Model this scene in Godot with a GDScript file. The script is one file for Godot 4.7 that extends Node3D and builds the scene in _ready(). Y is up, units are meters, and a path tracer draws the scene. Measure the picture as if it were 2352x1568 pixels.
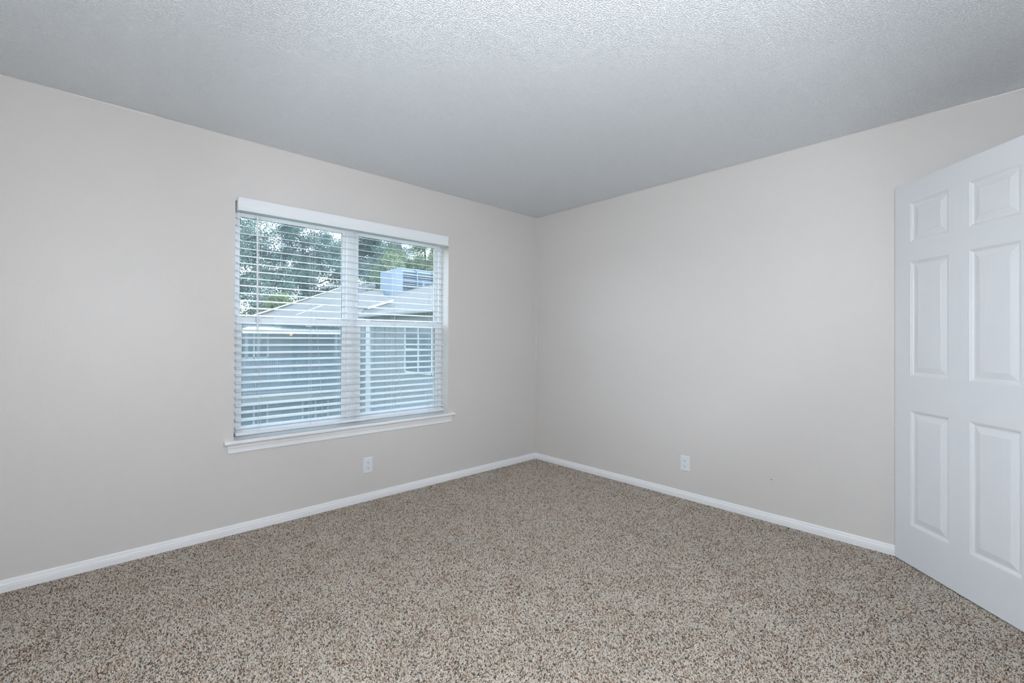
extends Node3D
# An empty bedroom corner: window with a slatted blind on one wall, six-panel door standing open by the other.
# Axes: the corner's foot is the origin, the window wall is z = 0 (room on +z), the other wall is x = 0 (room on -x).

var taken := {}
var M := {}
const CEIL := 2.44
const LEFT := -3.78      # wall behind the camera's left shoulder
const BACK := 3.42       # wall behind the camera
const WX0 := -2.668      # window opening
const WX1 := -1.08
const WY0 := 0.576
const WY1 := 2.05

func _ready():
	# ---- camera
	var cam := Camera3D.new()
	cam.name = "camera"
	var f := 1042.53
	var near := 0.05
	cam.set_frustum(2.0 * 784.0 / f * near, Vector2(0, -10.84 / f * near), near, 200.0)
	var yaw := deg_to_rad(42.9825)
	var pitch := deg_to_rad(0.3463)
	var roll := deg_to_rad(0.2799)
	var fw := Vector3(sin(yaw) * cos(pitch), sin(pitch), -cos(yaw) * cos(pitch))
	var rt := Vector3(cos(yaw), 0, sin(yaw))
	var up := rt.cross(fw)
	add_child(cam)
	cam.transform = Transform3D(Basis(rt * cos(roll) + up * sin(roll), up * cos(roll) - rt * sin(roll), -fw), Vector3(-3.3218, 1.2018, 3.2043))
	cam.current = true
	# ---- sky, exposure
	var env := Environment.new()
	env.background_mode = Environment.BG_SKY
	var sky := Sky.new()
	var sm := ProceduralSkyMaterial.new()
	sm.sky_top_color = Color(0.70, 0.79, 0.87)
	sm.sky_horizon_color = Color(0.90, 0.94, 0.97)
	sm.ground_horizon_color = Color(0.62, 0.66, 0.66)
	sm.ground_bottom_color = Color(0.35, 0.38, 0.36)
	sm.sky_energy_multiplier = 2.3
	sm.ground_energy_multiplier = 1.5
	sky.sky_material = sm
	env.sky = sky
	env.tonemap_mode = Environment.TONE_MAPPER_LINEAR
	env.tonemap_exposure = 1.0
	env.sdfgi_enabled = true
	env.ssao_enabled = true
	env.ssil_enabled = true
	var we := WorldEnvironment.new()
	we.environment = env
	add_child(we)
	# ---- sun: high, from behind this building
	var sun := DirectionalLight3D.new()
	sun.name = "sun"
	sun.light_color = Color(1.0, 0.97, 0.91)
	sun.light_energy = 0.75
	sun.light_angular_distance = 0.6
	sun.shadow_enabled = true
	add_child(sun)
	sun.look_at_from_position(Vector3(6, 12, 5), Vector3.ZERO)
	make_materials()
	room()
	flash()
	window()
	blind()
	door()
	outlet(Vector3(-1.795, 0.262, 0.0), 0.0, "white duplex outlet below the window")
	outlet(Vector3(0.0, 0.268, 1.578), -PI / 2, "white duplex outlet on the bare wall beside the open door")
	carpet()
	outside()

# ------------------------------------------------------------------ helpers
func numbered(called: String) -> String:
	if not taken.has(called):
		taken[called] = 0
		return called
	taken[called] += 1
	return "%s_%03d" % [called, taken[called]]

func tag(o: Node, label := "", category := "", group := "", kind := ""):
	if label != "": o.set_meta("label", label)
	if category != "": o.set_meta("category", category)
	if group != "": o.set_meta("group", group)
	if kind != "": o.set_meta("kind", kind)
	return o

func base(called: String, at := Vector3.ZERO, turn := 0.0) -> Node3D:
	var o := Node3D.new()
	o.name = numbered(called)
	add_child(o)
	o.position = at
	o.rotation.y = turn
	return o

func st_new() -> SurfaceTool:
	var st := SurfaceTool.new()
	st.begin(Mesh.PRIMITIVE_TRIANGLES)
	return st

func put(called: String, mesh: Mesh, mat: Material, parent: Node = null) -> MeshInstance3D:
	var o := MeshInstance3D.new()
	o.mesh = mesh
	o.material_override = mat
	if parent == null:
		o.name = numbered(called)
		add_child(o)
	else:
		o.name = called
		parent.add_child(o, true)
	return o

func tri(st: SurfaceTool, a: Vector3, b: Vector3, c: Vector3, out: Vector3):
	var n := (b - a).cross(c - a)
	if n.length_squared() < 1e-16: return
	n = n.normalized()
	if n.dot(out) < 0.0:
		var t := b; b = c; c = t
		n = -n
	# front faces run clockwise
	for v in [a, c, b]:
		st.set_normal(n)
		st.add_vertex(v)

func quad(st: SurfaceTool, a: Vector3, b: Vector3, c: Vector3, d: Vector3, out: Vector3):
	tri(st, a, b, c, out)
	tri(st, a, c, d, out)

func box(st: SurfaceTool, lo: Vector3, hi: Vector3, c := 0.0, xf := Transform3D.IDENTITY):
	# a box with chamfered edges
	var mid := (lo + hi) * 0.5
	var h := (hi - lo) * 0.5
	c = minf(c, minf(h.x, minf(h.y, h.z)) * 0.9)
	var p := func(ax: int, s: Vector3) -> Vector3:
		var v := Vector3(s.x * (h.x - c), s.y * (h.y - c), s.z * (h.z - c))
		v[ax] = s[ax] * h[ax]
		return xf * (mid + v)
	for ax in 3:
		var u := (ax + 1) % 3
		var w := (ax + 2) % 3
		for s in [-1.0, 1.0]:
			var q := []
			for k in [[-1.0, -1.0], [1.0, -1.0], [1.0, 1.0], [-1.0, 1.0]]:
				var v := Vector3.ZERO
				v[ax] = s; v[u] = k[0]; v[w] = k[1]
				q.append(p.call(ax, v))
			var out := Vector3.ZERO
			out[ax] = s
			quad(st, q[0], q[1], q[2], q[3], xf.basis * out)
	if c <= 0.0: return
	for ax in 3:   # edges along ax
		var u := (ax + 1) % 3
		var w := (ax + 2) % 3
		for su in [-1.0, 1.0]:
			for sw in [-1.0, 1.0]:
				var a := Vector3.ZERO
				a[ax] = -1.0; a[u] = su; a[w] = sw
				var b := a
				b[ax] = 1.0
				var out := Vector3.ZERO
				out[u] = su; out[w] = sw
				quad(st, p.call(u, a), p.call(u, b), p.call(w, b), p.call(w, a), xf.basis * out)
	for sx in [-1.0, 1.0]:
		for sy in [-1.0, 1.0]:
			for sz in [-1.0, 1.0]:
				var s := Vector3(sx, sy, sz)
				tri(st, p.call(0, s), p.call(1, s), p.call(2, s), xf.basis * s)

func box_mesh(lo: Vector3, hi: Vector3, c := 0.0, xf := Transform3D.IDENTITY) -> ArrayMesh:
	var st := st_new()
	box(st, lo, hi, c, xf)
	return st.commit()

# a closed profile (2D points, a along ua, b along ub) drawn from p0 to p1; cut0/cut1 slide each profile point along the path by cut * a
func sweep(st: SurfaceTool, prof: Array, p0: Vector3, p1: Vector3, ua: Vector3, ub: Vector3, cut0 := 0.0, cut1 := 0.0):
	var dir := (p1 - p0).normalized()
	var c := Vector2.ZERO
	for q in prof: c += q
	c /= prof.size()
	var A := []
	var B := []
	for q in prof:
		A.append(p0 + ua * q.x + ub * q.y + dir * q.x * cut0)
		B.append(p1 + ua * q.x + ub * q.y + dir * q.x * cut1)
	var n := prof.size()
	for i in n:
		var j := (i + 1) % n
		var e: Vector2 = prof[j] - prof[i]
		var o2 := Vector2(e.y, -e.x)
		if o2.dot((prof[i] + prof[j]) * 0.5 - c) < 0.0 and is_convexish(prof): o2 = -o2
		elif not is_convexish(prof): o2 = Vector2(e.y, -e.x) * winding(prof)
		quad(st, A[i], A[j], B[j], B[i], ua * o2.x + ub * o2.y)
	var poly := PackedVector2Array(prof)
	var t := Geometry2D.triangulate_polygon(poly)
	for k in range(0, t.size(), 3):
		tri(st, A[t[k]], A[t[k + 1]], A[t[k + 2]], -dir)
		tri(st, B[t[k]], B[t[k + 1]], B[t[k + 2]], dir)

func winding(prof: Array) -> float:
	var s := 0.0
	for i in prof.size():
		var a: Vector2 = prof[i]
		var b: Vector2 = prof[(i + 1) % prof.size()]
		s += a.x * b.y - b.x * a.y
	return 1.0 if s > 0.0 else -1.0

func is_convexish(_p: Array) -> bool:
	return false

func tube(st: SurfaceTool, pts: Array, r: float, seg := 6):
	var rings := []
	for i in pts.size():
		var d: Vector3
		if i == 0: d = pts[1] - pts[0]
		elif i == pts.size() - 1: d = pts[i] - pts[i - 1]
		else: d = pts[i + 1] - pts[i - 1]
		d = d.normalized()
		var u := d.cross(Vector3.RIGHT if absf(d.x) < 0.8 else Vector3.UP).normalized()
		var w := d.cross(u)
		var ring := []
		for k in seg:
			var a := TAU * k / seg
			ring.append([pts[i] + (u * cos(a) + w * sin(a)) * r, u * cos(a) + w * sin(a)])
		rings.append(ring)
	for i in pts.size() - 1:
		for k in seg:
			var k2 := (k + 1) % seg
			smooth_quad(st, rings[i][k], rings[i][k2], rings[i + 1][k2], rings[i + 1][k])
	for e in [0, pts.size() - 1]:
		for k in range(1, seg - 1):
			tri(st, rings[e][0][0], rings[e][k][0], rings[e][k + 1][0], (pts[0] - pts[1]) if e == 0 else (pts[e] - pts[e - 1]))

func smooth_quad(st: SurfaceTool, a, b, c, d):
	for t in [[a, b, c], [a, c, d]]:
		var n: Vector3 = (t[1][0] - t[0][0]).cross(t[2][0] - t[0][0])
		var order := [0, 2, 1] if n.dot(t[0][1] + t[1][1] + t[2][1]) > 0.0 else [0, 1, 2]
		for k in order:
			st.set_normal(t[k][1])
			st.add_vertex(t[k][0])

# profile of (radius, height) pairs turned about y
func lathe(st: SurfaceTool, prof: Array, at: Vector3, seg := 16, axis := Vector3.UP):
	var q := Quaternion(Vector3.UP, axis) if axis != Vector3.DOWN else Quaternion(Vector3.RIGHT, PI)
	for i in prof.size() - 1:
		var a: Vector2 = prof[i]
		var b: Vector2 = prof[i + 1]
		var nn := Vector2(b.y - a.y, a.x - b.x).normalized()
		for k in seg:
			var r := []
			for e in [[a, k], [a, k + 1], [b, k + 1], [b, k]]:
				var an: float = TAU * e[1] / seg
				var v: Vector2 = e[0]
				r.append([at + q * Vector3(v.x * cos(an), v.y, v.x * sin(an)), q * Vector3(nn.x * cos(an), nn.y, nn.x * sin(an))])
			smooth_quad(st, r[0], r[1], r[2], r[3])

# ------------------------------------------------------------------ materials
func std(col: Color, rough := 0.6, spec := 0.5) -> StandardMaterial3D:
	var m := StandardMaterial3D.new()
	m.albedo_color = col
	m.roughness = rough
	m.metallic_specular = spec
	return m

func noise_image(size: int, freq: float, kind: int, seed: int, octaves := 1) -> Image:
	var n := FastNoiseLite.new()
	n.noise_type = kind
	n.seed = seed
	n.frequency = freq
	n.fractal_type = FastNoiseLite.FRACTAL_FBM if octaves > 1 else FastNoiseLite.FRACTAL_NONE
	n.fractal_octaves = octaves
	return n.get_seamless_image(size, size)

func relief(m: StandardMaterial3D, img: Image, cm: float, metres: float):
	m.heightmap_enabled = true
	m.heightmap_texture = ImageTexture.create_from_image(img)
	m.heightmap_scale = cm
	m.uv1_triplanar = true
	m.uv1_world_triplanar = true
	m.uv1_scale = Vector3.ONE / metres

func make_materials():
	var plaster := noise_image(1024, 0.075, FastNoiseLite.TYPE_SIMPLEX_SMOOTH, 11, 2)
	M.wall = std(Color(0.853, 0.835, 0.82), 0.42, 0.48)
	relief(M.wall, plaster, 0.05, 0.55)
	# sprayed ceiling: small separate droplets on a smooth ground
	var cell := FastNoiseLite.new()
	cell.noise_type = FastNoiseLite.TYPE_CELLULAR
	cell.cellular_return_type = FastNoiseLite.RETURN_DISTANCE
	cell.cellular_jitter = 1.0
	cell.frequency = 0.12
	cell.seed = 5
	cell.fractal_type = FastNoiseLite.FRACTAL_NONE
	var pop := cell.get_seamless_image(1024, 1024)
	var spread := noise_image(1024, 0.02, FastNoiseLite.TYPE_SIMPLEX_SMOOTH, 15, 2)
	for y in 1024:
		for x in 1024:
			var d := pop.get_pixel(x, y).r / (0.28 + 0.22 * spread.get_pixel(x, y).r)
			var v := maxf(0.0, 1.0 - d * d)
			v = v * v * (3.0 - 2.0 * v)
			pop.set_pixel(x, y, Color(v, v, v))
	M.ceiling = std(Color(0.945, 0.957, 0.967), 0.38, 0.5)
	relief(M.ceiling, pop, 0.28, 0.72)
	M.trim = std(Color(0.955, 0.957, 0.96), 0.33, 0.5)
	M.vinyl = std(Color(0.92, 0.93, 0.94), 0.4, 0.5)
	M.slat = std(Color(0.94, 0.95, 0.96), 0.38, 0.5)
	M.slat.backlight = Color(0.10, 0.10, 0.10)
	M.cord = std(Color(0.85, 0.86, 0.86), 0.8, 0.3)
	M.plate = std(Color(0.91, 0.92, 0.935), 0.3, 0.5)
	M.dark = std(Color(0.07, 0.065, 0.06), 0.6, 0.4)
	M.steel = std(Color(0.6, 0.59, 0.57), 0.35, 0.5)
	M.steel.metallic = 0.9
	M.caulk = std(Color(0.80, 0.79, 0.775), 0.35, 0.5)
	# door: white paint over pressed wood grain
	var g := Image.create(512, 512, false, Image.FORMAT_L8)
	var n1 := FastNoiseLite.new()
	n1.seed = 3; n1.frequency = 0.05; n1.noise_type = FastNoiseLite.TYPE_SIMPLEX_SMOOTH
	var n2 := FastNoiseLite.new()
	n2.seed = 8; n2.frequency = 0.012; n2.noise_type = FastNoiseLite.TYPE_SIMPLEX_SMOOTH
	for y in 512:
		for x in 512:
			var ex := minf(x, 512.0 - x) * 1.6    # mirrored, so the tile has no seam
			var ey := minf(y, 512.0 - y) * 0.10
			var w := n2.get_noise_2d(ex, ey * 3.0) * 26.0
			var v := 0.55 + 0.5 * n1.get_noise_2d(ex * 2.2 + w, ey)
			v = clampf(v, 0.0, 1.0)
			g.set_pixel(x, y, Color(v, v, v))
	var gt := ImageTexture.create_from_image(g)
	for way in ["grain_up", "grain_across"]:
		var m := std(Color(0.893, 0.90, 0.91), 0.4, 0.5)
		m.heightmap_enabled = true
		m.heightmap_texture = gt
		m.heightmap_scale = 0.04
		m.uv1_triplanar = true
		m.uv1_scale = Vector3(2.8, 2.8, 2.8)
		M[way] = m
	g.rotate_90(CLOCKWISE)
	M.grain_across.heightmap_texture = ImageTexture.create_from_image(g)
	# glass and insect screen
	M.glass = std(Color(0.80, 0.90, 0.93), 0.02, 0.5)
	M.glass.transparency = BaseMaterial3D.TRANSPARENCY_ALPHA
	M.glass.albedo_color.a = 0.06
	M.screen = std(Color(0.62, 0.70, 0.74), 0.9, 0.1)
	M.screen.transparency = BaseMaterial3D.TRANSPARENCY_ALPHA
	M.screen.albedo_color.a = 0.30
	# outdoors
	var roofn := noise_image(512, 0.03, FastNoiseLite.TYPE_SIMPLEX_SMOOTH, 21, 4)
	M.shingle = std(Color(0.43, 0.43, 0.43), 0.9, 0.2)
	relief(M.shingle, roofn, 1.0, 1.2)
	M.siding = std(Color(0.51, 0.525, 0.535), 0.8, 0.3)
	M.white_paint = std(Color(0.88, 0.89, 0.89), 0.5, 0.4)
	M.metal_white = std(Color(0.95, 0.95, 0.95), 0.4, 0.5)
	M.metal_blue = std(Color(0.46, 0.52, 0.58), 0.5, 0.5)
	M.far_glass = std(Color(0.30, 0.36, 0.40), 0.08, 0.6)
	M.deck = std(Color(0.52, 0.52, 0.50), 0.8, 0.3)
	M.grass = std(Color(0.32, 0.40, 0.24), 0.95, 0.1)
	M.bark = std(Color(0.30, 0.26, 0.22), 0.95, 0.1)

# ------------------------------------------------------------------ the room
func struct(called: String, mesh: Mesh, mat: Material, parent: Node = null) -> MeshInstance3D:
	var o := put(called, mesh, mat, parent)
	if parent == null: o.set_meta("kind", "structure")
	return o

func room():
	var t := 0.14
	struct("floor", box_mesh(Vector3(LEFT - t, -0.16, -t), Vector3(t, -0.006, BACK + 1.4)), std(Color(0.50, 0.46, 0.41), 0.95, 0.1))
	struct("ceiling", box_mesh(Vector3(LEFT - t, CEIL, -0.16), Vector3(t, CEIL + 0.2, BACK + 1.4)), M.ceiling)
	# window wall, with its opening
	var st := st_new()
	box(st, Vector3(LEFT - t, 0, -0.16), Vector3(WX0, CEIL, 0))
	box(st, Vector3(WX1, 0, -0.16), Vector3(t, CEIL, 0))
	box(st, Vector3(WX0, 0, -0.16), Vector3(WX1, WY0 - 0.02, 0))
	box(st, Vector3(WX0, WY1, -0.16), Vector3(WX1, CEIL, 0))
	struct("wall_window", st.commit(), M.wall)
	struct("wall_right", box_mesh(Vector3(0, 0, 0), Vector3(t, CEIL, BACK + 1.4)), M.wall)
	struct("wall_left", box_mesh(Vector3(LEFT - t, 0, 0), Vector3(LEFT, CEIL, BACK + 1.4)), M.wall)
	# wall behind the camera, with the doorway the open door belongs to
	var d0 := -1.345
	var d1 := -0.585
	st = st_new()
	box(st, Vector3(LEFT, 0, BACK), Vector3(d0, CEIL, BACK + 0.12))
	box(st, Vector3(d1, 0, BACK), Vector3(0, CEIL, BACK + 0.12))
	box(st, Vector3(d0, 2.08, BACK), Vector3(d1, CEIL, BACK + 0.12))
	struct("wall_back", st.commit(), M.wall)
	struct("wall_hall", box_mesh(Vector3(LEFT, 0, BACK + 1.28), Vector3(0, CEIL, BACK + 1.4)), M.wall)
	# doorway casing
	var cas := st_new()
	for x in [d0 - 0.06, d1 + 0.004]:
		box(cas, Vector3(x, 0, BACK - 0.014), Vector3(x + 0.056, 2.136, BACK), 0.003)
	box(cas, Vector3(d0 - 0.06, 2.08, BACK - 0.014), Vector3(d1 + 0.06, 2.136, BACK), 0.003)
	struct("trim_2", cas.commit(), M.trim)
	# baseboards: a colonial profile
	var prof := [Vector2(0, 0), Vector2(0.0125, 0), Vector2(0.0125, 0.026), Vector2(0.0105, 0.0285), Vector2(0.0105, 0.031), Vector2(0.0135, 0.033), Vector2(0.0125, 0.0365), Vector2(0.0085, 0.0395), Vector2(0.0075, 0.0455), Vector2(0.0065, 0.0525), Vector2(0.004, 0.056), Vector2(0, 0.0575)]
	st = st_new()
	sweep(st, prof, Vector3(LEFT, 0, 0), Vector3(0, 0, 0), Vector3.BACK, Vector3.UP, 1.0, -1.0)
	struct("baseboard_window", st.commit(), M.trim)
	st = st_new()
	sweep(st, prof, Vector3(0, 0, 0), Vector3(0, 0, BACK), Vector3.LEFT, Vector3.UP, 1.0, -1.0)
	struct("baseboard_right", st.commit(), M.trim)
	st = st_new()
	sweep(st, prof, Vector3(LEFT, 0, BACK), Vector3(LEFT, 0, 0), Vector3.RIGHT, Vector3.UP, 1.0, -1.0)
	struct("baseboard_left", st.commit(), M.trim)
	st = st_new()
	sweep(st, prof, Vector3(LEFT, 0, BACK), Vector3(d0 - 0.06, 0, BACK), Vector3.FORWARD, Vector3.UP, 1.0, 0.0)
	struct("baseboard_back", st.commit(), M.trim)
	# paint-filled bead down the corner and along the ceiling
	st = st_new()
	var r := 0.006
	var fillet := [Vector2(0, 0), Vector2(r, 0), Vector2(r * 0.45, r * 0.16), Vector2(r * 0.16, r * 0.45), Vector2(0, r)]
	sweep(st, fillet, Vector3(0, 0.0575, 0), Vector3(0, CEIL, 0), Vector3.LEFT, Vector3.BACK)
	sweep(st, fillet, Vector3(LEFT, CEIL, 0), Vector3(0, CEIL, 0), Vector3.BACK, Vector3.DOWN)
	sweep(st, fillet, Vector3(0, CEIL, 0), Vector3(0, CEIL, BACK), Vector3.LEFT, Vector3.DOWN)
	struct("trim_1", st.commit(), M.caulk)
	# a nail left in the bare wall
	st = st_new()
	lathe(st, [Vector2(0.001, 0), Vector2(0.001, 0.008), Vector2(0.0028, 0.0082), Vector2(0.0028, 0.0095), Vector2(0, 0.0095)], Vector3(0, 0.283, 2.176), 8, Vector3.LEFT)
	tag(put("nail", st.commit(), M.dark), "small dark nail low in the bare wall beside the door", "nail")

func flash():
	# the photographer's bare-bulb flash on its stand, beside the camera in the corner of the room
	var at := Vector3(-3.12, 0, 3.35)
	var o := base("photo_flash", at)
	tag(o, "bare bulb photo flash on a thin black stand beside the camera", "flash")
	var h := 1.42
	var st := st_new()
	tube(st, [Vector3(0, 0.25, 0), Vector3(0, h - 0.10, 0)], 0.010, 8)
	put("pole", st.commit(), M.dark, o)
	for k in 3:
		var a := TAU * k / 3.0 + 0.2
		st = st_new()
		tube(st, [Vector3(0, 0.26, 0), Vector3(cos(a) * 0.06, 0.006, sin(a) * 0.06)], 0.006, 6)
		put("leg", st.commit(), M.dark, o)
	st = st_new()
	lathe(st, [Vector2(0.0, -0.13), Vector2(0.03, -0.13), Vector2(0.034, -0.07), Vector2(0.026, -0.05), Vector2(0.0, -0.05)], Vector3(0, h, 0), 16)
	put("head", st.commit(), M.dark, o)
	st = st_new()
	var pr := []
	for k in 13:
		var a := -PI / 2 + PI * k / 12.0
		pr.append(Vector2(0.055 * cos(a), 0.055 * sin(a)))
	lathe(st, pr, Vector3(0, h, 0), 20)
	var bm := std(Color(0.95, 0.97, 1.0), 0.4)
	bm.emission_enabled = true
	bm.emission = Color(0.93, 0.97, 1.0)
	bm.emission_energy_multiplier = 4.0
	put("bulb", st.commit(), bm, o)
	var l := OmniLight3D.new()
	l.name = "flash_light"
	l.light_color = Color(0.936, 0.968, 1.0)
	l.light_energy = 3.3
	l.light_size = 0.05
	l.omni_range = 12.0
	l.omni_attenuation = 2.0
	l.shadow_enabled = true
	o.add_child(l)
	l.position = Vector3(0, h, 0)
	# the head throws more light forwards and up, towards the far corner
	var b := SpotLight3D.new()
	b.name = "flash_beam"
	b.light_color = Color(0.936, 0.968, 1.0)
	b.light_energy = 1.4
	b.light_size = 0.05
	b.spot_range = 12.0
	b.spot_attenuation = 2.0
	b.spot_angle = 40.0
	b.spot_angle_attenuation = 0.5
	b.shadow_enabled = true
	o.add_child(b)
	b.position = Vector3(0, h, 0)
	b.look_at(Vector3(0.0, 2.25, 0.0))

# ------------------------------------------------------------------ window
func window():
	var o := base("window_1", Vector3(0, 0, 0))
	tag(o, "white twin single-hung window behind the slatted blind", "", "", "structure")
	var fz0 := -0.165
	var fz1 := -0.100
	var st := st_new()
	# outer frame
	box(st, Vector3(WX0, WY0, fz0), Vector3(WX0 + 0.030, WY1, fz1), 0.002)
	box(st, Vector3(WX1 - 0.030, WY0, fz0), Vector3(WX1, WY1, fz1), 0.002)
	box(st, Vector3(WX0, WY1 - 0.035, fz0), Vector3(WX1, WY1, fz1), 0.002)
	box(st, Vector3(WX0, WY0 - 0.02, fz0), Vector3(WX1, WY0 + 0.016, fz1), 0.002)
	put("window_frame", st.commit(), M.vinyl, o)
	var cx := -1.885
	st = st_new()
	box(st, Vector3(cx - 0.040, WY0, fz0), Vector3(cx + 0.040, WY1, fz1 + 0.004), 0.003)
	box(st, Vector3(cx - 0.010, WY0, fz1), Vector3(cx + 0.010, WY1, fz1 + 0.010), 0.002)
	put("mullion", st.commit(), M.vinyl, o)
	for u in [[WX0 + 0.030, cx - 0.040], [cx + 0.040, WX1 - 0.030]]:
		var a: float = u[0]
		var b: float = u[1]
		# upper sash sits outside, lower sash inside
		sash(o, "upper_sash", a, b, 1.300, WY1 - 0.035, -0.150, -0.128, 0.024, 0.030, 0.030)
		sash(o, "lower_sash", a, b, WY0 + 0.012, 1.338, -0.126, -0.104, 0.034, 0.044, 0.036)
		# sash lock hardware on the meeting rail
		for k in [0.25, 0.75]:
			var x: float = lerpf(a, b, k)
			put("sash_lock", box_mesh(Vector3(x - 0.035, 1.336, -0.122), Vector3(x + 0.035, 1.346, -0.106), 0.004), M.vinyl, o)
		# screen on the outside
		var s := put("insect_screen", box_mesh(Vector3(a, WY0 + 0.012, -0.1605), Vector3(b, 1.315, -0.160)), M.screen, o)
		s.set_meta("label", "fine grey insect screen over the lower sash")
	# stool and apron
	var prof := [Vector2(-0.16, WY0 - 0.024), Vector2(0.036, WY0 - 0.024), Vector2(0.042, WY0 - 0.018), Vector2(0.043, WY0 - 0.012), Vector2(0.042, WY0 - 0.006), Vector2(0.036, WY0), Vector2(-0.16, WY0)]
	st = st_new()
	var horn := [Vector2(0.0, WY0 - 0.024), Vector2(0.036, WY0 - 0.024), Vector2(0.042, WY0 - 0.018), Vector2(0.043, WY0 - 0.012), Vector2(0.042, WY0 - 0.006), Vector2(0.036, WY0), Vector2(0.0, WY0)]
	sweep(st, prof, Vector3(WX0, 0, 0), Vector3(WX1, 0, 0), Vector3.BACK, Vector3.UP)
	sweep(st, horn, Vector3(-2.722, 0, 0), Vector3(WX0, 0, 0), Vector3.BACK, Vector3.UP)
	sweep(st, horn, Vector3(WX1, 0, 0), Vector3(-1.030, 0, 0), Vector3.BACK, Vector3.UP)
	put("window_sill", st.commit(), M.trim, o)
	var top := WY0 - 0.024
	var ap := [Vector2(0, 0), Vector2(0.014, 0), Vector2(0.0145, 0.004), Vector2(0.0135, 0.022), Vector2(0.011, 0.026), Vector2(0.0095, 0.040), Vector2(0.0095, 0.046), Vector2(0.012, 0.050), Vector2(0.009, 0.055), Vector2(0.006, 0.060), Vector2(0, 0.061)]
	st = st_new()
	var dirs := Vector3.DOWN
	sweep_taper(st, ap, -2.706, -1.040, top, 0.012)
	put("apron", st.commit(), M.trim, o)

# the moulding under the stool: its ends lean inwards towards the bottom
func sweep_taper(st: SurfaceTool, prof: Array, x0: float, x1: float, top: float, lean: float):
	var A := []
	var B := []
	for q in prof:
		A.append(Vector3(x0 + lean * q.y / 0.061, top - q.y, q.x))
		B.append(Vector3(x1 - lean * q.y / 0.061, top - q.y, q.x))
	var n := prof.size()
	for i in n:
		var j := (i + 1) % n
		var e: Vector3 = A[j] - A[i]
		quad(st, A[i], A[j], B[j], B[i], Vector3(0, e.z, -e.y) if true else Vector3.ZERO)
	var t := Geometry2D.triangulate_polygon(PackedVector2Array(prof))
	for k in range(0, t.size(), 3):
		tri(st, A[t[k]], A[t[k + 1]], A[t[k + 2]], Vector3.LEFT)
		tri(st, B[t[k]], B[t[k + 1]], B[t[k + 2]], Vector3.RIGHT)

func sash(o: Node3D, called: String, x0: float, x1: float, y0: float, y1: float, z0: float, z1: float, side: float, bottom: float, top: float):
	var st := st_new()
	box(st, Vector3(x0, y0, z0), Vector3(x0 + side, y1, z1), 0.002)
	box(st, Vector3(x1 - side, y0, z0), Vector3(x1, y1, z1), 0.002)
	box(st, Vector3(x0 + side, y0, z0), Vector3(x1 - side, y0 + bottom, z1), 0.002)
	box(st, Vector3(x0 + side, y1 - top, z0), Vector3(x1 - side, y1, z1), 0.002)
	var s := put(called, st.commit(), M.vinyl, o)
	var zm := (z0 + z1) * 0.5
	put("shadow_line", shadow_line_mesh(x0 + side, x1 - side, y0 + bottom, y1 - top, zm + 0.003), M.dark, s)  # dark strips round the pane, drawn in for the shadow gap at the sash
	put("pane", box_mesh(Vector3(x0 + side - 0.004, y0 + bottom - 0.004, zm - 0.002), Vector3(x1 - side + 0.004, y1 - top + 0.004, zm + 0.002)), M.glass, s)

func shadow_line_mesh(x0: float, x1: float, y0: float, y1: float, z: float) -> ArrayMesh:
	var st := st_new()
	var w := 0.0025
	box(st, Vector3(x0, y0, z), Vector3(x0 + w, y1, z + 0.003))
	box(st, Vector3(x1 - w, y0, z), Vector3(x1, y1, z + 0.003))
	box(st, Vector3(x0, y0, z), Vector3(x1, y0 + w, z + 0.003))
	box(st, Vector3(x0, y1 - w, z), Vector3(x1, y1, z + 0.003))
	return st.commit()

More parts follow.
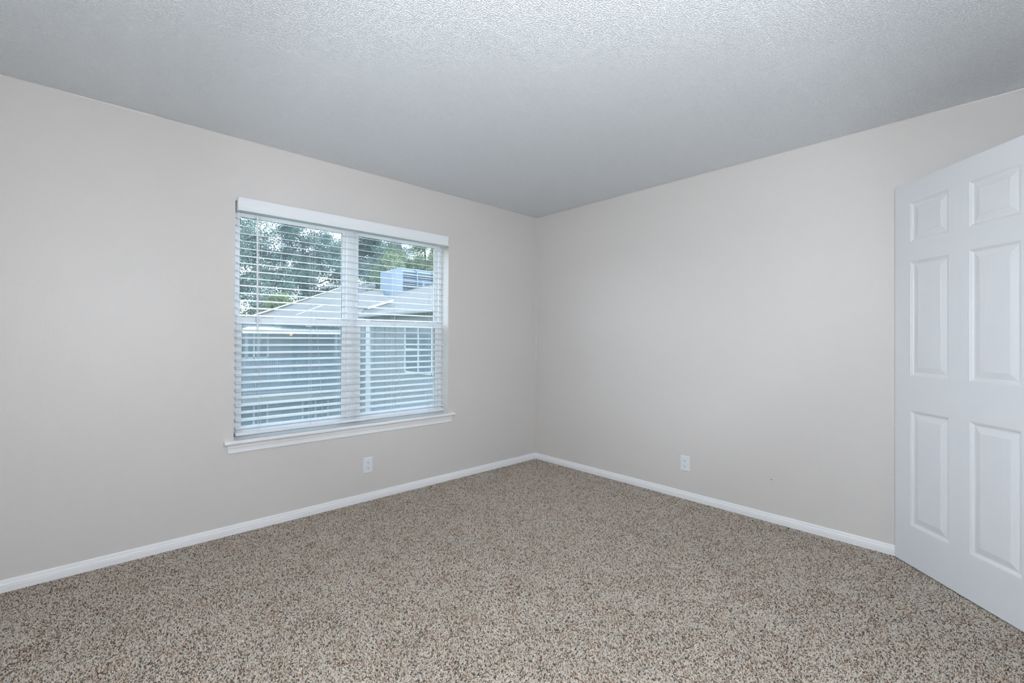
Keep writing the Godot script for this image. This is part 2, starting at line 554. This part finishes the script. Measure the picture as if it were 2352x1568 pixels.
# ------------------------------------------------------------------ blind
func blind():
	var o := base("window_blind", Vector3(0, 0, 0))
	tag(o, "white faux-wood slatted blind lowered over the window, slats open", "blind")
	var x0 := -2.655
	var x1 := -1.118
	# valance with short returns
	var vp := [Vector2(0.030, 1.985), Vector2(0.043, 1.985), Vector2(0.0455, 1.990), Vector2(0.044, 1.997), Vector2(0.042, 2.004), Vector2(0.042, 2.050), Vector2(0.044, 2.056), Vector2(0.0455, 2.062), Vector2(0.042, 2.067), Vector2(0.030, 2.067)]
	var st := st_new()
	sweep(st, vp, Vector3(-2.662, 0, 0), Vector3(-1.112, 0, 0), Vector3.BACK, Vector3.UP)
	box(st, Vector3(-2.662, 1.985, -0.045), Vector3(-2.650, 2.046, 0.031), 0.001)
	box(st, Vector3(-1.124, 1.985, -0.045), Vector3(-1.112, 2.046, 0.031), 0.001)
	put("valance", st.commit(), M.slat, o)
	put("head_rail", box_mesh(Vector3(x0 + 0.006, 1.998, -0.062), Vector3(x1 - 0.006, 2.044, -0.004), 0.002), M.slat, o)
	# slats: a shallow crowned board, room edge lower
	var mesh := slat_mesh(x1 - x0, 0.050, 0.0030)
	var tilt := deg_to_rad(11.5)
	var zc := -0.034
	var n := 29
	var ys := []
	var rng := RandomNumberGenerator.new()
	rng.seed = 4
	for k in n:
		var y := lerpf(1.953, 0.643, float(k) / (n - 1))
		ys.append(y)
		var s := put("slat", mesh, M.slat, o)
		s.transform = Transform3D(Basis(Vector3.RIGHT, tilt + rng.randf_range(-0.02, 0.02)).rotated(Vector3.BACK, rng.randf_range(-0.0009, 0.0009)), Vector3((x0 + x1) * 0.5, y, zc))
	put("bottom_rail", box_mesh(Vector3(x0, -0.009, -0.026), Vector3(x1, 0.009, 0.026), 0.003, Transform3D(Basis(Vector3.RIGHT, tilt), Vector3(0, 0.609, zc + 0.001))), M.slat, o)
	# ladder cords front and back, with rungs under the slats
	var hz := 0.027
	for x in [-2.520, -2.205, -1.890, -1.575, -1.262]:
		st = st_new()
		for sgn in [-1.0, 1.0]:
			var dy: float = -sgn * hz * sin(tilt)
			tube(st, [Vector3(x, 1.998, zc + sgn * hz), Vector3(x, 1.3, zc + sgn * hz), Vector3(x, 0.61, zc + sgn * hz)], 0.0007, 5)
			if sgn > 0: tube(st, [Vector3(x - 0.010, 1.998, zc + sgn * hz * 0.9), Vector3(x - 0.010, 0.61, zc + sgn * hz)], 0.0006, 5)
		for y in ys:
			tube(st, [Vector3(x, y + hz * sin(tilt) - 0.002, zc - hz), Vector3(x, y - hz * sin(tilt) - 0.002, zc + hz)], 0.0005, 4)
		put("ladder_cord", st.commit(), M.cord, o)
	# pull cords that lean along the slats
	for c in [[-2.190, -2.130], [-1.600, -1.520]]:
		st = st_new()
		tube(st, [Vector3(c[0], 1.998, 0.000), Vector3(c[0] + 0.004, 1.45, 0.002), Vector3(c[1], 0.64, 0.006)], 0.0009, 5)
		put("lift_cord", st.commit(), M.cord, o)
	st = st_new()
	tube(st, [Vector3(-1.232, 1.998, 0.0), Vector3(-1.236, 1.3, 0.002), Vector3(-1.230, 0.72, 0.004)], 0.0011, 5)
	tube(st, [Vector3(-1.222, 1.998, 0.0), Vector3(-1.225, 1.2, 0.003), Vector3(-1.222, 0.70, 0.005)], 0.0011, 5)
	put("lift_cord", st.commit(), M.cord, o)
	# tilt wand
	st = st_new()
	tube(st, [Vector3(-2.550, 1.985, 0.010), Vector3(-2.549, 1.965, 0.012)], 0.002, 6)
	tube(st, [Vector3(-2.549, 1.968, 0.012), Vector3(-2.547, 1.60, 0.014), Vector3(-2.545, 1.240, 0.016)], 0.0050, 6)
	put("tilt_wand", st.commit(), M.slat, o)

func slat_mesh(w: float, deep: float, thick: float) -> ArrayMesh:
	var st := st_new()
	var prof := []
	var k := 6
	for i in k + 1:
		var a := -0.5 + float(i) / k
		prof.append(Vector2(a * deep, thick * 0.5 + 0.0008 * (1.0 - 4.0 * a * a)))
	for i in k + 1:
		var a := 0.5 - float(i) / k
		prof.append(Vector2(a * deep, -thick * 0.5 + 0.0008 * (1.0 - 4.0 * a * a)))
	sweep(st, prof, Vector3(-w * 0.5, 0, 0), Vector3(w * 0.5, 0, 0), Vector3.BACK, Vector3.UP)
	return st.commit()

# ------------------------------------------------------------------ door
func door():
	# local: x runs from the free edge towards the hinges, z is the face the camera sees
	var o := base("door_1")
	tag(o, "white six-panel door with pressed wood grain, standing open", "", "", "structure")
	var dir := Vector3(-0.7071, 0, 0.7071)
	var nrm := Vector3(-0.7071, 0, -0.7071)
	o.transform = Transform3D(Basis(dir, Vector3.UP, dir.cross(Vector3.UP)), Vector3(-0.047, 0, 2.819))
	if (o.transform.basis.z).dot(nrm) < 0.0:
		o.transform = Transform3D(Basis(-dir, Vector3.UP, nrm), Vector3(-0.047, 0, 2.819))
	var sx := 1.0 if o.transform.basis.x.dot(dir) > 0.0 else -1.0
	var t := 0.035
	var y0 := 0.009
	var y1 := 2.057
	var xs := [-0.016, 0.088, 0.309, 0.413, 0.635, 0.739]
	var ys := [y0, 0.222, 0.833, 1.019, 1.626, 1.733, 1.944, y1]
	var bx := func(a: float, b: float, c: float, d: float) -> ArrayMesh:
		return box_mesh(Vector3(minf(a * sx, b * sx), c, -t), Vector3(maxf(a * sx, b * sx), d, 0.0), 0.0)
	put("stile", edge_board(xs[0] * sx, xs[1] * sx, y0, y1, t, true), M.grain_up, o)
	put("stile", edge_board(xs[5] * sx, xs[4] * sx, y0, y1, t, true), M.grain_up, o)
	for k in [0, 2, 4, 6]:
		put("rail", bx.call(xs[1], xs[4], ys[k], ys[k + 1]), M.grain_across, o)
	for k in [1, 3, 5]:
		put("muntin", bx.call(xs[2], xs[3], ys[k], ys[k + 1]), M.grain_up, o)
		for c in [1, 3]:
			put("panel", door_panel(xs[c] * sx, xs[c + 1] * sx, ys[k], ys[k + 1], t), M.grain_up, o)
	# hinges on the far edge
	for y in [0.28, 1.05, 1.85]:
		var st := st_new()
		tube(st, [Vector3(0.744 * sx, y - 0.045, -t - 0.004), Vector3(0.744 * sx, y + 0.045, -t - 0.004)], 0.006, 8)
		box(st, Vector3(minf(0.7392 * sx, 0.7412 * sx), y - 0.045, -t), Vector3(maxf(0.7392 * sx, 0.7412 * sx), y + 0.045, -0.004))
		put("hinge", st.commit(), M.steel, o)

func edge_board(xo: float, xi: float, y0: float, y1: float, t: float, _r: bool) -> ArrayMesh:
	# a stile whose outer edge is eased
	var st := st_new()
	var s := 1.0 if xi > xo else -1.0
	var e := 0.002
	var prof := [Vector2(xi, 0), Vector2(xo + s * e, 0), Vector2(xo, -e), Vector2(xo, -t + e), Vector2(xo + s * e, -t), Vector2(xi, -t)]
	sweep(st, prof, Vector3(0, y0, 0), Vector3(0, y1, 0), Vector3.RIGHT, Vector3.BACK)
	return st.commit()

func door_panel(xa: float, xb: float, y0: float, y1: float, t: float) -> ArrayMesh:
	var x0 := minf(xa, xb)
	var x1 := maxf(xa, xb)
	var st := st_new()
	# (inset from the edge, depth below the face)
	var prof := [Vector2(0, 0), Vector2(0.0015, 0.0018), Vector2(0.0045, 0.0022), Vector2(0.0055, 0.0042), Vector2(0.010, 0.0062), Vector2(0.0115, 0.0080), Vector2(0.017, 0.0086), Vector2(0.019, 0.0086), Vector2(0.044, 0.0030), Vector2(0.0445, 0.0016), Vector2(0.047, 0.0012)]
	for side in [1.0, -1.0]:
		var zf := 0.0 if side > 0.0 else -t
		var ring := func(q: Vector2) -> Array:
			var z: float = zf - side * q.y
			return [Vector3(x0 + q.x, y0 + q.x, z), Vector3(x1 - q.x, y0 + q.x, z), Vector3(x1 - q.x, y1 - q.x, z), Vector3(x0 + q.x, y1 - q.x, z)]
		for i in prof.size() - 1:
			var a: Array = ring.call(prof[i])
			var b: Array = ring.call(prof[i + 1])
			for k in 4:
				var k2 := (k + 1) % 4
				quad(st, a[k], a[k2], b[k2], b[k], Vector3(0, 0, side))
		var c: Array = ring.call(prof[prof.size() - 1])
		quad(st, c[0], c[1], c[2], c[3], Vector3(0, 0, side))
	return st.commit()

# ------------------------------------------------------------------ outlets
func outlet(at: Vector3, turn: float, label: String):
	var o := base("wall_outlet", at, turn)   # local z points into the room
	tag(o, label, "outlet", "wall outlets")
	var st := st_new()
	var w := 0.0365
	var h := 0.0585
	# bevelled plate
	var a := [Vector3(-w, -h, 0), Vector3(w, -h, 0), Vector3(w, h, 0), Vector3(-w, h, 0)]
	var b := [Vector3(-w, -h, 0.002), Vector3(w, -h, 0.002), Vector3(w, h, 0.002), Vector3(-w, h, 0.002)]
	var e := 0.005
	var c := [Vector3(-w + e, -h + e, 0.006), Vector3(w - e, -h + e, 0.006), Vector3(w - e, h - e, 0.006), Vector3(-w + e, h - e, 0.006)]
	for k in 4:
		var k2 := (k + 1) % 4
		var out: Vector3 = a[k] + a[k2]
		quad(st, a[k], a[k2], b[k2], b[k], out)
		quad(st, b[k], b[k2], c[k2], c[k], out.normalized() + Vector3.BACK)
	quad(st, c[0], c[1], c[2], c[3], Vector3.BACK)
	put("plate", st.commit(), M.plate, o)
	for y in [0.0195, -0.0195]:
		st = st_new()
		# rounded receptacle face with flat top and bottom
		var poly := []
		for k in 20:
			var an := TAU * k / 20.0
			poly.append(Vector2(0.0172 * cos(an), clampf(0.0172 * sin(an), -0.0140, 0.0140)))
		sweep(st, poly, Vector3(0, y, 0.0055), Vector3(0, y, 0.0078), Vector3.RIGHT, Vector3.UP)
		var r := put("receptacle", st.commit(), M.plate, o)
		for s in [[-0.0064, 0.0040, 0.0046], [0.0064, 0.0040, 0.0038]]:
			put("slot", box_mesh(Vector3(s[0] - 0.0011, y + s[1] - s[2], 0.0074), Vector3(s[0] + 0.0011, y + s[1] + s[2], 0.0080)), M.dark, r)
		var st2 := st_new()
		lathe(st2, [Vector2(0.0026, 0.0), Vector2(0.0026, 0.0006), Vector2(0, 0.0006)], Vector3(0, y - 0.0075, 0.0075), 10, Vector3.BACK)
		put("ground_hole", st2.commit(), M.dark, r)
	st = st_new()
	lathe(st, [Vector2(0.0032, 0.0), Vector2(0.0030, 0.0012), Vector2(0, 0.0016)], Vector3(0, 0, 0.006), 10, Vector3.BACK)
	put("screw", st.commit(), M.plate, o)

# ------------------------------------------------------------------ carpet
func carpet():
	var st := st_new()
	var prof := [Vector2(0.0016, -0.007), Vector2(0.0025, -0.0015), Vector2(0.0024, 0.0022), Vector2(0.0013, 0.0046), Vector2(0.0, 0.0052)]
	lathe(st, prof, Vector3.ZERO, 5)
	var tuft := st.commit()
	var m := std(Color.WHITE, 0.95, 0.1)
	m.vertex_color_use_as_albedo = true
	var rng := RandomNumberGenerator.new()
	rng.seed = 77
	var lay := FastNoiseLite.new()
	lay.seed = 5
	lay.frequency = 2.2
	lay.fractal_octaves = 3
	var tone := FastNoiseLite.new()
	tone.seed = 9
	tone.frequency = 5.0
	var step := 0.0048
	var nx := int((-LEFT) / step)
	var nz := int(BACK / step)
	var buf := PackedFloat32Array()
	buf.resize(nx * nz * 16)
	var at := 0
	var pal := [Vector3(0.56, 0.52, 0.46), Vector3(0.44, 0.39, 0.33), Vector3(0.47, 0.455, 0.43), Vector3(0.25, 0.205, 0.165), Vector3(0.12, 0.102, 0.09), Vector3(0.36, 0.235, 0.165)]
	for iz in nz:
		var off := 0.5 * step if iz % 2 == 0 else 0.0
		for ix in nx:
			var x := LEFT + 0.004 + ix * step + off + rng.randf_range(-0.0022, 0.0022)
			var z := 0.004 + iz * step + rng.randf_range(-0.0022, 0.0022)
			# the pile leans this way and that where it was walked on and vacuumed
			var lean := 0.9 * lay.get_noise_2d(x, z)
			var ax := lean + rng.randf_range(-0.85, 0.85)
			var az := -lean * 0.8 + rng.randf_range(-0.85, 0.85)
			var b := Basis(Vector3.UP, rng.randf() * TAU).rotated(Vector3.RIGHT, ax).rotated(Vector3.BACK, az)
			b = b.scaled(Vector3.ONE * rng.randf_range(0.75, 1.08))
			var y := rng.randf_range(-0.0045, -0.0015)
			var r := rng.randf() + 0.16 * tone.get_noise_2d(x, z)
			var c: Vector3
			if r < 0.36: c = pal[0]
			elif r < 0.56: c = pal[1]
			elif r < 0.68: c = pal[2]
			elif r < 0.81: c = pal[3]
			elif r < 0.94: c = pal[4]
			else: c = pal[5]
			c *= Vector3(0.98, 0.952, 0.93) * rng.randf_range(0.95, 1.22)
			buf[at] = b.x.x; buf[at + 1] = b.y.x; buf[at + 2] = b.z.x; buf[at + 3] = x
			buf[at + 4] = b.x.y; buf[at + 5] = b.y.y; buf[at + 6] = b.z.y; buf[at + 7] = y
			buf[at + 8] = b.x.z; buf[at + 9] = b.y.z; buf[at + 10] = b.z.z; buf[at + 11] = z
			buf[at + 12] = c.x; buf[at + 13] = c.y; buf[at + 14] = c.z; buf[at + 15] = 1.0
			at += 16
	var mm := MultiMesh.new()
	mm.transform_format = MultiMesh.TRANSFORM_3D
	mm.use_colors = true
	mm.mesh = tuft
	mm.instance_count = nx * nz
	mm.buffer = buf
	var o := MultiMeshInstance3D.new()
	o.name = numbered("carpet")
	o.multimesh = mm
	o.material_override = m
	add_child(o)
	tag(o, "speckled beige and brown frieze carpet covering the floor", "carpet", "", "stuff")

# ------------------------------------------------------------------ what the window shows
func outside():
	struct("ground", box_mesh(Vector3(-60, -3.3, -90), Vector3(80, -3.1, -0.3)), M.grass)
	neighbour()
	trees()

# a slab with the given corner points (in order) and thickness downwards
func slab(st: SurfaceTool, pts: Array, thick: float):
	var c := Vector3.ZERO
	for q in pts: c += q
	c /= pts.size()
	var down := Vector3(0, -thick, 0)
	var n: Vector3 = (pts[1] - pts[0]).cross(pts[2] - pts[0]).normalized()
	if n.y < 0.0: n = -n
	for i in range(1, pts.size() - 1):
		tri(st, pts[0], pts[i], pts[i + 1], n)
		tri(st, pts[0] + down, pts[i] + down, pts[i + 1] + down, -n)
	for i in pts.size():
		var j := (i + 1) % pts.size()
		var mid: Vector3 = (pts[i] + pts[j]) * 0.5
		quad(st, pts[i], pts[j], pts[j] + down, pts[i] + down, (mid - c) * Vector3(1, 0, 1))

func neighbour():
	var o := base("apartment_building", Vector3(3.0, -3.1, -15.0))
	tag(o, "grey apartment building with pale shingle roofs seen through the blind", "building")
	var q := -o.position
	var off := Transform3D(Basis.IDENTITY, q)
	var b := func(called: String, lo: Vector3, hi: Vector3, mat: Material, parent: Node, c := 0.0) -> MeshInstance3D:
		return put(called, box_mesh(lo, hi, c, off if parent == o else Transform3D(Basis.IDENTITY, q)), mat, parent)
	var wf: MeshInstance3D = b.call("wall", Vector3(-2.5, -3.1, -19.0), Vector3(3.7, 1.62, -13.0), M.siding, o)
	var wr: MeshInstance3D = b.call("wall", Vector3(3.6, -3.1, -12.9), Vector3(14.0, 1.92, -3.0), M.siding, o)
	# siding joints on the wing wall
	for z in [-11.6, -10.9, -10.2, -9.5, -7.0, -6.3]:
		b.call("batten", Vector3(3.575, -3.1, z - 0.025), Vector3(3.6, 1.9, z + 0.025), M.siding, o)
	b.call("corner_board", Vector3(3.55, -3.1, -11.45), Vector3(3.6, 1.9, -11.15), M.white_paint, o)
	# roofs
	var st := st_new()
	slab(st, [q + Vector3(1.0, 1.72, -12.55), q + Vector3(5.4, 1.72, -12.55), q + Vector3(7.4, 3.66, -17.9), q + Vector3(6.46, 3.50, -17.45), q + Vector3(4.44, 2.91, -15.81), q + Vector3(1.47, 1.913, -13.05)], 0.10)
	put("roof", st.commit(), M.shingle, o)
	st = st_new()
	slab(st, [q + Vector3(3.25, 1.99, -2.5), q + Vector3(3.25, 1.99, -11.3), q + Vector3(9.3, 3.93, -22.0), q + Vector3(9.3, 3.93, -2.5)], 0.10)
	put("roof", st.commit(), M.shingle, o)
	st = st_new()
	slab(st, [q + Vector3(0.3, 1.70, -17.0), q + Vector3(1.56, 2.13, -17.94), q + Vector3(8.54, 4.51, -25.88), q + Vector3(12.4, 5.40, -28.8), q + Vector3(11.2, 4.6, -26.3), q + Vector3(7.18, 3.35, -22.5), q + Vector3(2.9, 1.95, -17.9)], 0.12)
	put("roof", st.commit(), M.shingle, o)
	# pale rake boards
	st = st_new()
	sweep(st, [Vector2(0, 0), Vector2(0.06, 0), Vector2(0.06, 0.05), Vector2(0, 0.05)], q + Vector3(1.56, 2.09, -17.9), q + Vector3(8.5, 4.46, -25.8), Vector3.BACK, Vector3.UP)
	sweep(st, [Vector2(0, 0), Vector2(0.06, 0), Vector2(0.06, 0.05), Vector2(0, 0.05)], q + Vector3(1.9, 1.97, -13.4), q + Vector3(3.3, 2.46, -14.7), Vector3.BACK, Vector3.UP)
	put("rake_board", st.commit(), M.white_paint, o)
	# gutter along the wing
	b.call("gutter", Vector3(3.17, 1.90, -11.3), Vector3(3.27, 2.0, -2.5), M.siding, o, 0.02)
	# small cross gable where the roofs meet
	st = st_new()
	sweep(st, [Vector2(3.48, 1.85), Vector2(4.29, 1.85), Vector2(4.29, 2.50), Vector2(3.48, 2.22)], q + Vector3(0, 0, -11.5), q + Vector3(0, 0, -11.0), Vector3.RIGHT, Vector3.UP)
	put("gable", st.commit(), M.siding, o)
	st = st_new()
	sweep(st, [Vector2(3.42, 2.19), Vector2(4.32, 2.50), Vector2(4.32, 2.55), Vector2(3.42, 2.25)], q + Vector3(0, 0, -11.05), q + Vector3(0, 0, -10.95), Vector3.RIGHT, Vector3.UP)
	put("rake_board", st.commit(), M.white_paint, o)
	st = st_new()
	slab(st, [q + Vector3(3.42, 2.25, -11.05), q + Vector3(4.32, 2.55, -11.05), q + Vector3(4.32, 2.55, -12.6), q + Vector3(3.42, 2.25, -12.6)], 0.05)
	put("roof", st.commit(), M.shingle, o)
	# vents
	for v in [Vector3(9.0, 3.86, -16.6), Vector3(5.9, 3.1, -16.9), Vector3(4.6, 2.3, -12.9)]:
		st = st_new()
		tube(st, [q + v + Vector3(0, -0.3, 0), q + v + Vector3(0, 0.26, 0)], 0.05, 8)
		put("vent_pipe", st.commit(), M.metal_blue, o)
	# louvred equipment screen on the roof
	st = st_new()
	sweep(st, [Vector2(7.47, 3.3), Vector2(8.08, 3.3), Vector2(8.08, 4.55), Vector2(7.88, 4.70), Vector2(7.58, 4.60), Vector2(7.47, 4.55)], q + Vector3(0, 0, -18.2), q + Vector3(0, 0, -17.0), Vector3.RIGHT, Vector3.UP)
	put("screen_end", st.commit(), M.metal_blue, o)
	b.call("screen_back", Vector3(8.0, 3.3, -17.5), Vector3(12.0, 4.78, -17.42), M.metal_blue, o)
	for k in 7:
		var y := 3.86 + k * 0.13
		st = st_new()
		box(st, Vector3(-2.0, -0.012, -0.06), Vector3(2.0, 0.012, 0.06), 0.0, Transform3D(Basis(Vector3.RIGHT, 0.6), q + Vector3(10.05, y, -17.3)))
		put("louver", st.commit(), M.metal_blue, o)
	for x in [9.0, 10.0, 11.0]:
		b.call("screen_post", Vector3(x, 3.3, -17.4), Vector3(x + 0.06, 4.8, -17.2), M.metal_blue, o)
	# balcony: white ribbed canopy sloping towards us, posts, deck, railing
	var can := base_part("balcony_canopy", o)
	st = st_new()
	slab(st, [q + Vector3(-0.3, 1.375, -11.9), q + Vector3(2.95, 1.375, -11.9), q + Vector3(3.3, 1.56, -13.0), q + Vector3(0.35, 1.56, -13.0)], 0.03)
	put("canopy_sheet", st.commit(), M.metal_white, can)
	st = st_new()
	for k in 34:
		var u := (k + 0.5) / 34.0
		var a0 := q + Vector3(lerpf(-0.3, 2.95, u), 1.38, -11.9)
		var a1 := q + Vector3(lerpf(0.35, 3.3, u), 1.565, -13.0)
		tube(st, [a0, a1], 0.014, 5)
	tag(put("ribs", st.commit(), M.metal_white, can), "", "", "", "stuff")
	for x in [0.05, 0.36, 2.7]:
		b.call("post", Vector3(x, -0.5, -12.0), Vector3(x + 0.07, 1.37, -11.93), M.siding, o)
	b.call("deck", Vector3(-1.5, -0.68, -13.0), Vector3(3.6, -0.50, -11.7), M.deck, o)
	b.call("top_rail", Vector3(-1.5, 0.56, -11.78), Vector3(3.55, 0.61, -11.73), M.metal_blue, o)
	b.call("bottom_rail", Vector3(-1.5, -0.42, -11.78), Vector3(3.55, -0.38, -11.73), M.metal_blue, o)
	st = st_new()
	for k in 84:
		var x := -1.45 + k * 0.0595
		box(st, q + Vector3(x, -0.40, -11.765), q + Vector3(x + 0.018, 0.57, -11.745))
	tag(put("balusters", st.commit(), M.metal_blue, o), "", "", "", "stuff")
	# balcony wall: window, sliding door with its own blinds, lamp
	win(o, off, Vector3(0.10, 0.55, -13.0), Vector3(0.95, 1.40, -12.96), 2, true)
	var dr: MeshInstance3D = b.call("patio_door", Vector3(1.70, -0.5, -13.0), Vector3(2.32, 1.40, -12.95), M.far_glass, o)
	for k in 7:
		var x := 1.82 + k * 0.068
		b.call("door_blind", Vector3(x, -0.48, -12.955), Vector3(x + 0.045, 1.36, -12.945), M.siding, dr)
	st = st_new()
	lathe(st, [Vector2(0, -0.05), Vector2(0.035, -0.035), Vector2(0.05, 0.0), Vector2(0.035, 0.035), Vector2(0, 0.05)], q + Vector3(1.60, 1.33, -12.88), 12)
	var lm := std(Color(1, 0.85, 0.5), 0.5)
	lm.emission_enabled = true
	lm.emission = Color(1.0, 0.78, 0.35)
	lm.emission_energy_multiplier = 1.6
	put("porch_lamp", st.commit(), lm, o)
	var l := OmniLight3D.new()
	l.name = "porch_light"
	l.light_color = Color(1.0, 0.8, 0.45)
	l.light_energy = 0.02
	l.light_size = 0.06
	l.shadow_enabled = true
	l.omni_range = 20.0
	l.omni_attenuation = 2.0
	o.add_child(l)
	l.position = q + Vector3(1.60, 1.33, -12.88)
	# ground storey of the front wall
	win(o, off, Vector3(0.12, -1.9, -13.0), Vector3(0.95, -0.85, -12.96), 2, true)
	win(o, off, Vector3(2.0, -1.95, -13.0), Vector3(2.9, -0.9, -12.96), 2, true)
	# wing window with white bars
	var st2 := st_new()
	var z0 := -8.87
	var z1 := -7.2
	for z in [z0, -8.13, -7.42, z1 - 0.05]:
		box(st2, q + Vector3(3.55, 0.21, z), q + Vector3(3.6, 1.62, z + 0.05))
	for y in [0.21, 0.88, 1.57]:
		box(st2, q + Vector3(3.55, y, z0), q + Vector3(3.6, y + 0.045, z1))
	var wfr := put("window_frame", st2.commit(), M.white_paint, o)
	put("pane", box_mesh(q + Vector3(3.575, 0.23, z0 + 0.03), q + Vector3(3.59, 1.60, z1 - 0.03)), M.far_glass, wfr)

func base_part(called: String, parent: Node3D) -> Node3D:
	var n := Node3D.new()
	n.name = called
	parent.add_child(n, true)
	return n

func win(o: Node3D, off: Transform3D, lo: Vector3, hi: Vector3, cols: int, bar: bool):
	var st := st_new()
	var w := 0.045
	for k in cols + 1:
		var x := lerpf(lo.x, hi.x - w, float(k) / cols)
		box(st, Vector3(x, lo.y, lo.z), Vector3(x + w, hi.y, hi.z), 0.0, off)
	box(st, Vector3(lo.x, lo.y, lo.z), Vector3(hi.x, lo.y + w, hi.z), 0.0, off)
	box(st, Vector3(lo.x, hi.y - w, lo.z), Vector3(hi.x, hi.y, hi.z), 0.0, off)
	if bar:
		var y := (lo.y + hi.y) * 0.5
		box(st, Vector3(lo.x, y, lo.z), Vector3(hi.x, y + 0.035, hi.z), 0.0, off)
	var f := put("window_frame", st.commit(), M.white_paint, o)
	put("pane", box_mesh(Vector3(lo.x + 0.02, lo.y + 0.02, lo.z + 0.005), Vector3(hi.x - 0.02, hi.y - 0.02, lo.z + 0.015), 0.0, off), M.far_glass, f)

# ------------------------------------------------------------------ trees
func trees():
	# leaf spray: a handful of folded leaves about a point
	var rng := RandomNumberGenerator.new()
	rng.seed = 31
	var st := st_new()
	for k in 9:
		var d := Vector3(rng.randf_range(-1, 1), rng.randf_range(-0.7, 0.8), rng.randf_range(-1, 1)).normalized()
		var at := d * rng.randf_range(0.03, 0.24)
		var side := d.cross(Vector3(rng.randf_range(-1, 1), 1, rng.randf_range(-1, 1))).normalized() * 0.034
		var tip := at + d * 0.12 + Vector3(0, -0.03, 0)
		var mid := at + d * 0.055
		var nn := side.cross(d).normalized()
		tri(st, at, mid + side + nn * 0.012, tip, nn)
		tri(st, at, tip, mid - side + nn * 0.012, nn)
	var spray := st.commit()
	var specs := [
		["tall leafy tree with bright gaps beyond the shaded roof", Vector3(2.2, -3.1, -27.0), 12.0, 5.2, 4800, Vector3(0.135, 0.19, 0.17), 0.35],
		["dark dense tree behind the pale roof ridge", Vector3(7.6, -3.1, -30.0), 12.5, 5.2, 8500, Vector3(0.125, 0.18, 0.168), 0.15],
		["yellow green sunlit tree behind the louvred roof screen", Vector3(14.4, -3.1, -25.0), 11.5, 4.4, 16000, Vector3(0.20, 0.25, 0.14), 0.10],
		["small bright shrub crown at the edge of the shaded roof", Vector3(4.4, -3.1, -24.0), 6.6, 2.2, 4000, Vector3(0.19, 0.24, 0.10), 0.25],
		["dark tree closing the gap above the shingled valley", Vector3(16.6, -3.1, -38.0), 15.0, 6.2, 18000, Vector3(0.13, 0.18, 0.165), 0.1],
	]
	for s in specs:
		tree(s, spray, rng)

func tree(s: Array, spray: Mesh, rng: RandomNumberGenerator):
	var o := base("leafy_tree", s[1])
	tag(o, s[0], "tree", "trees beyond the neighbouring roofs")
	var h: float = s[2]
	var R: float = s[3]
	var st := st_new()
	var r0 := 0.22
	lathe(st, [Vector2(r0 * 1.3, 0), Vector2(r0, h * 0.12), Vector2(r0 * 0.8, h * 0.35), Vector2(r0 * 0.45, h * 0.65), Vector2(0.03, h * 0.92)], Vector3.ZERO, 9)
	put("trunk", st.commit(), M.bark, o)
	var cy := h * 0.62
	var tips := []
	for k in 15:
		var a := k * 2.399
		var y := lerpf(h * 0.30, h * 0.85, k / 14.0)
		var len := R * lerpf(0.95, 0.5, k / 14.0) * rng.randf_range(0.75, 1.05)
		var p0 := Vector3(0, y, 0)
		var p2 := p0 + Vector3(cos(a) * len, len * 0.30, sin(a) * len)
		var p1 := (p0 + p2) * 0.5 + Vector3(0, len * 0.10, 0)
		st = st_new()
		tube(st, [p0, p1, p2], 0.05, 5)
		put("branch", st.commit(), M.bark, o)
		tips.append([p0, p1, p2])
	# leaves gather in clumps along the branches
	var n: int = s[4]
	var col: Vector3 = s[5]
	var clumps := []
	for k in 150:
		var br: Array = tips[rng.randi() % tips.size()]
		var u := rng.randf_range(0.25, 1.05)
		var p: Vector3 = br[0].lerp(br[2], u) + Vector3(0, 0.2, 0)
		p += Vector3(rng.randfn(0, 0.35), rng.randfn(0, 0.35), rng.randfn(0, 0.35)) * R * 0.3
		clumps.append([p, rng.randf_range(0.35, 0.95) * R * 0.18, rng.randf_range(0.65, 1.35)])
	var mm := MultiMesh.new()
	mm.transform_format = MultiMesh.TRANSFORM_3D
	mm.use_colors = true
	mm.mesh = spray
	mm.instance_count = n
	for k in n:
		var c: Array = clumps[rng.randi() % clumps.size()]
		var d: Vector3 = Vector3(rng.randfn(), rng.randfn(), rng.randfn()).normalized() * c[1] * pow(rng.randf(), 0.5)
		var b := Basis.from_euler(Vector3(rng.randf() * TAU, rng.randf() * TAU, rng.randf() * TAU)).scaled(Vector3.ONE * rng.randf_range(0.7, 1.3))
		mm.set_instance_transform(k, Transform3D(b, c[0] + d))
		var t: float = c[2] * rng.randf_range(0.8, 1.2)
		mm.set_instance_color(k, Color(col.x * t, col.y * t, col.z * t))
	var lm := std(Color.WHITE, 0.7, 0.3)
	lm.vertex_color_use_as_albedo = true
	lm.backlight = Color(0.35, 0.45, 0.25)
	lm.cull_mode = BaseMaterial3D.CULL_DISABLED
	var mi := MultiMeshInstance3D.new()
	mi.name = "foliage"
	mi.multimesh = mm
	mi.material_override = lm
	o.add_child(mi, true)
	tag(mi, "", "", "", "stuff")
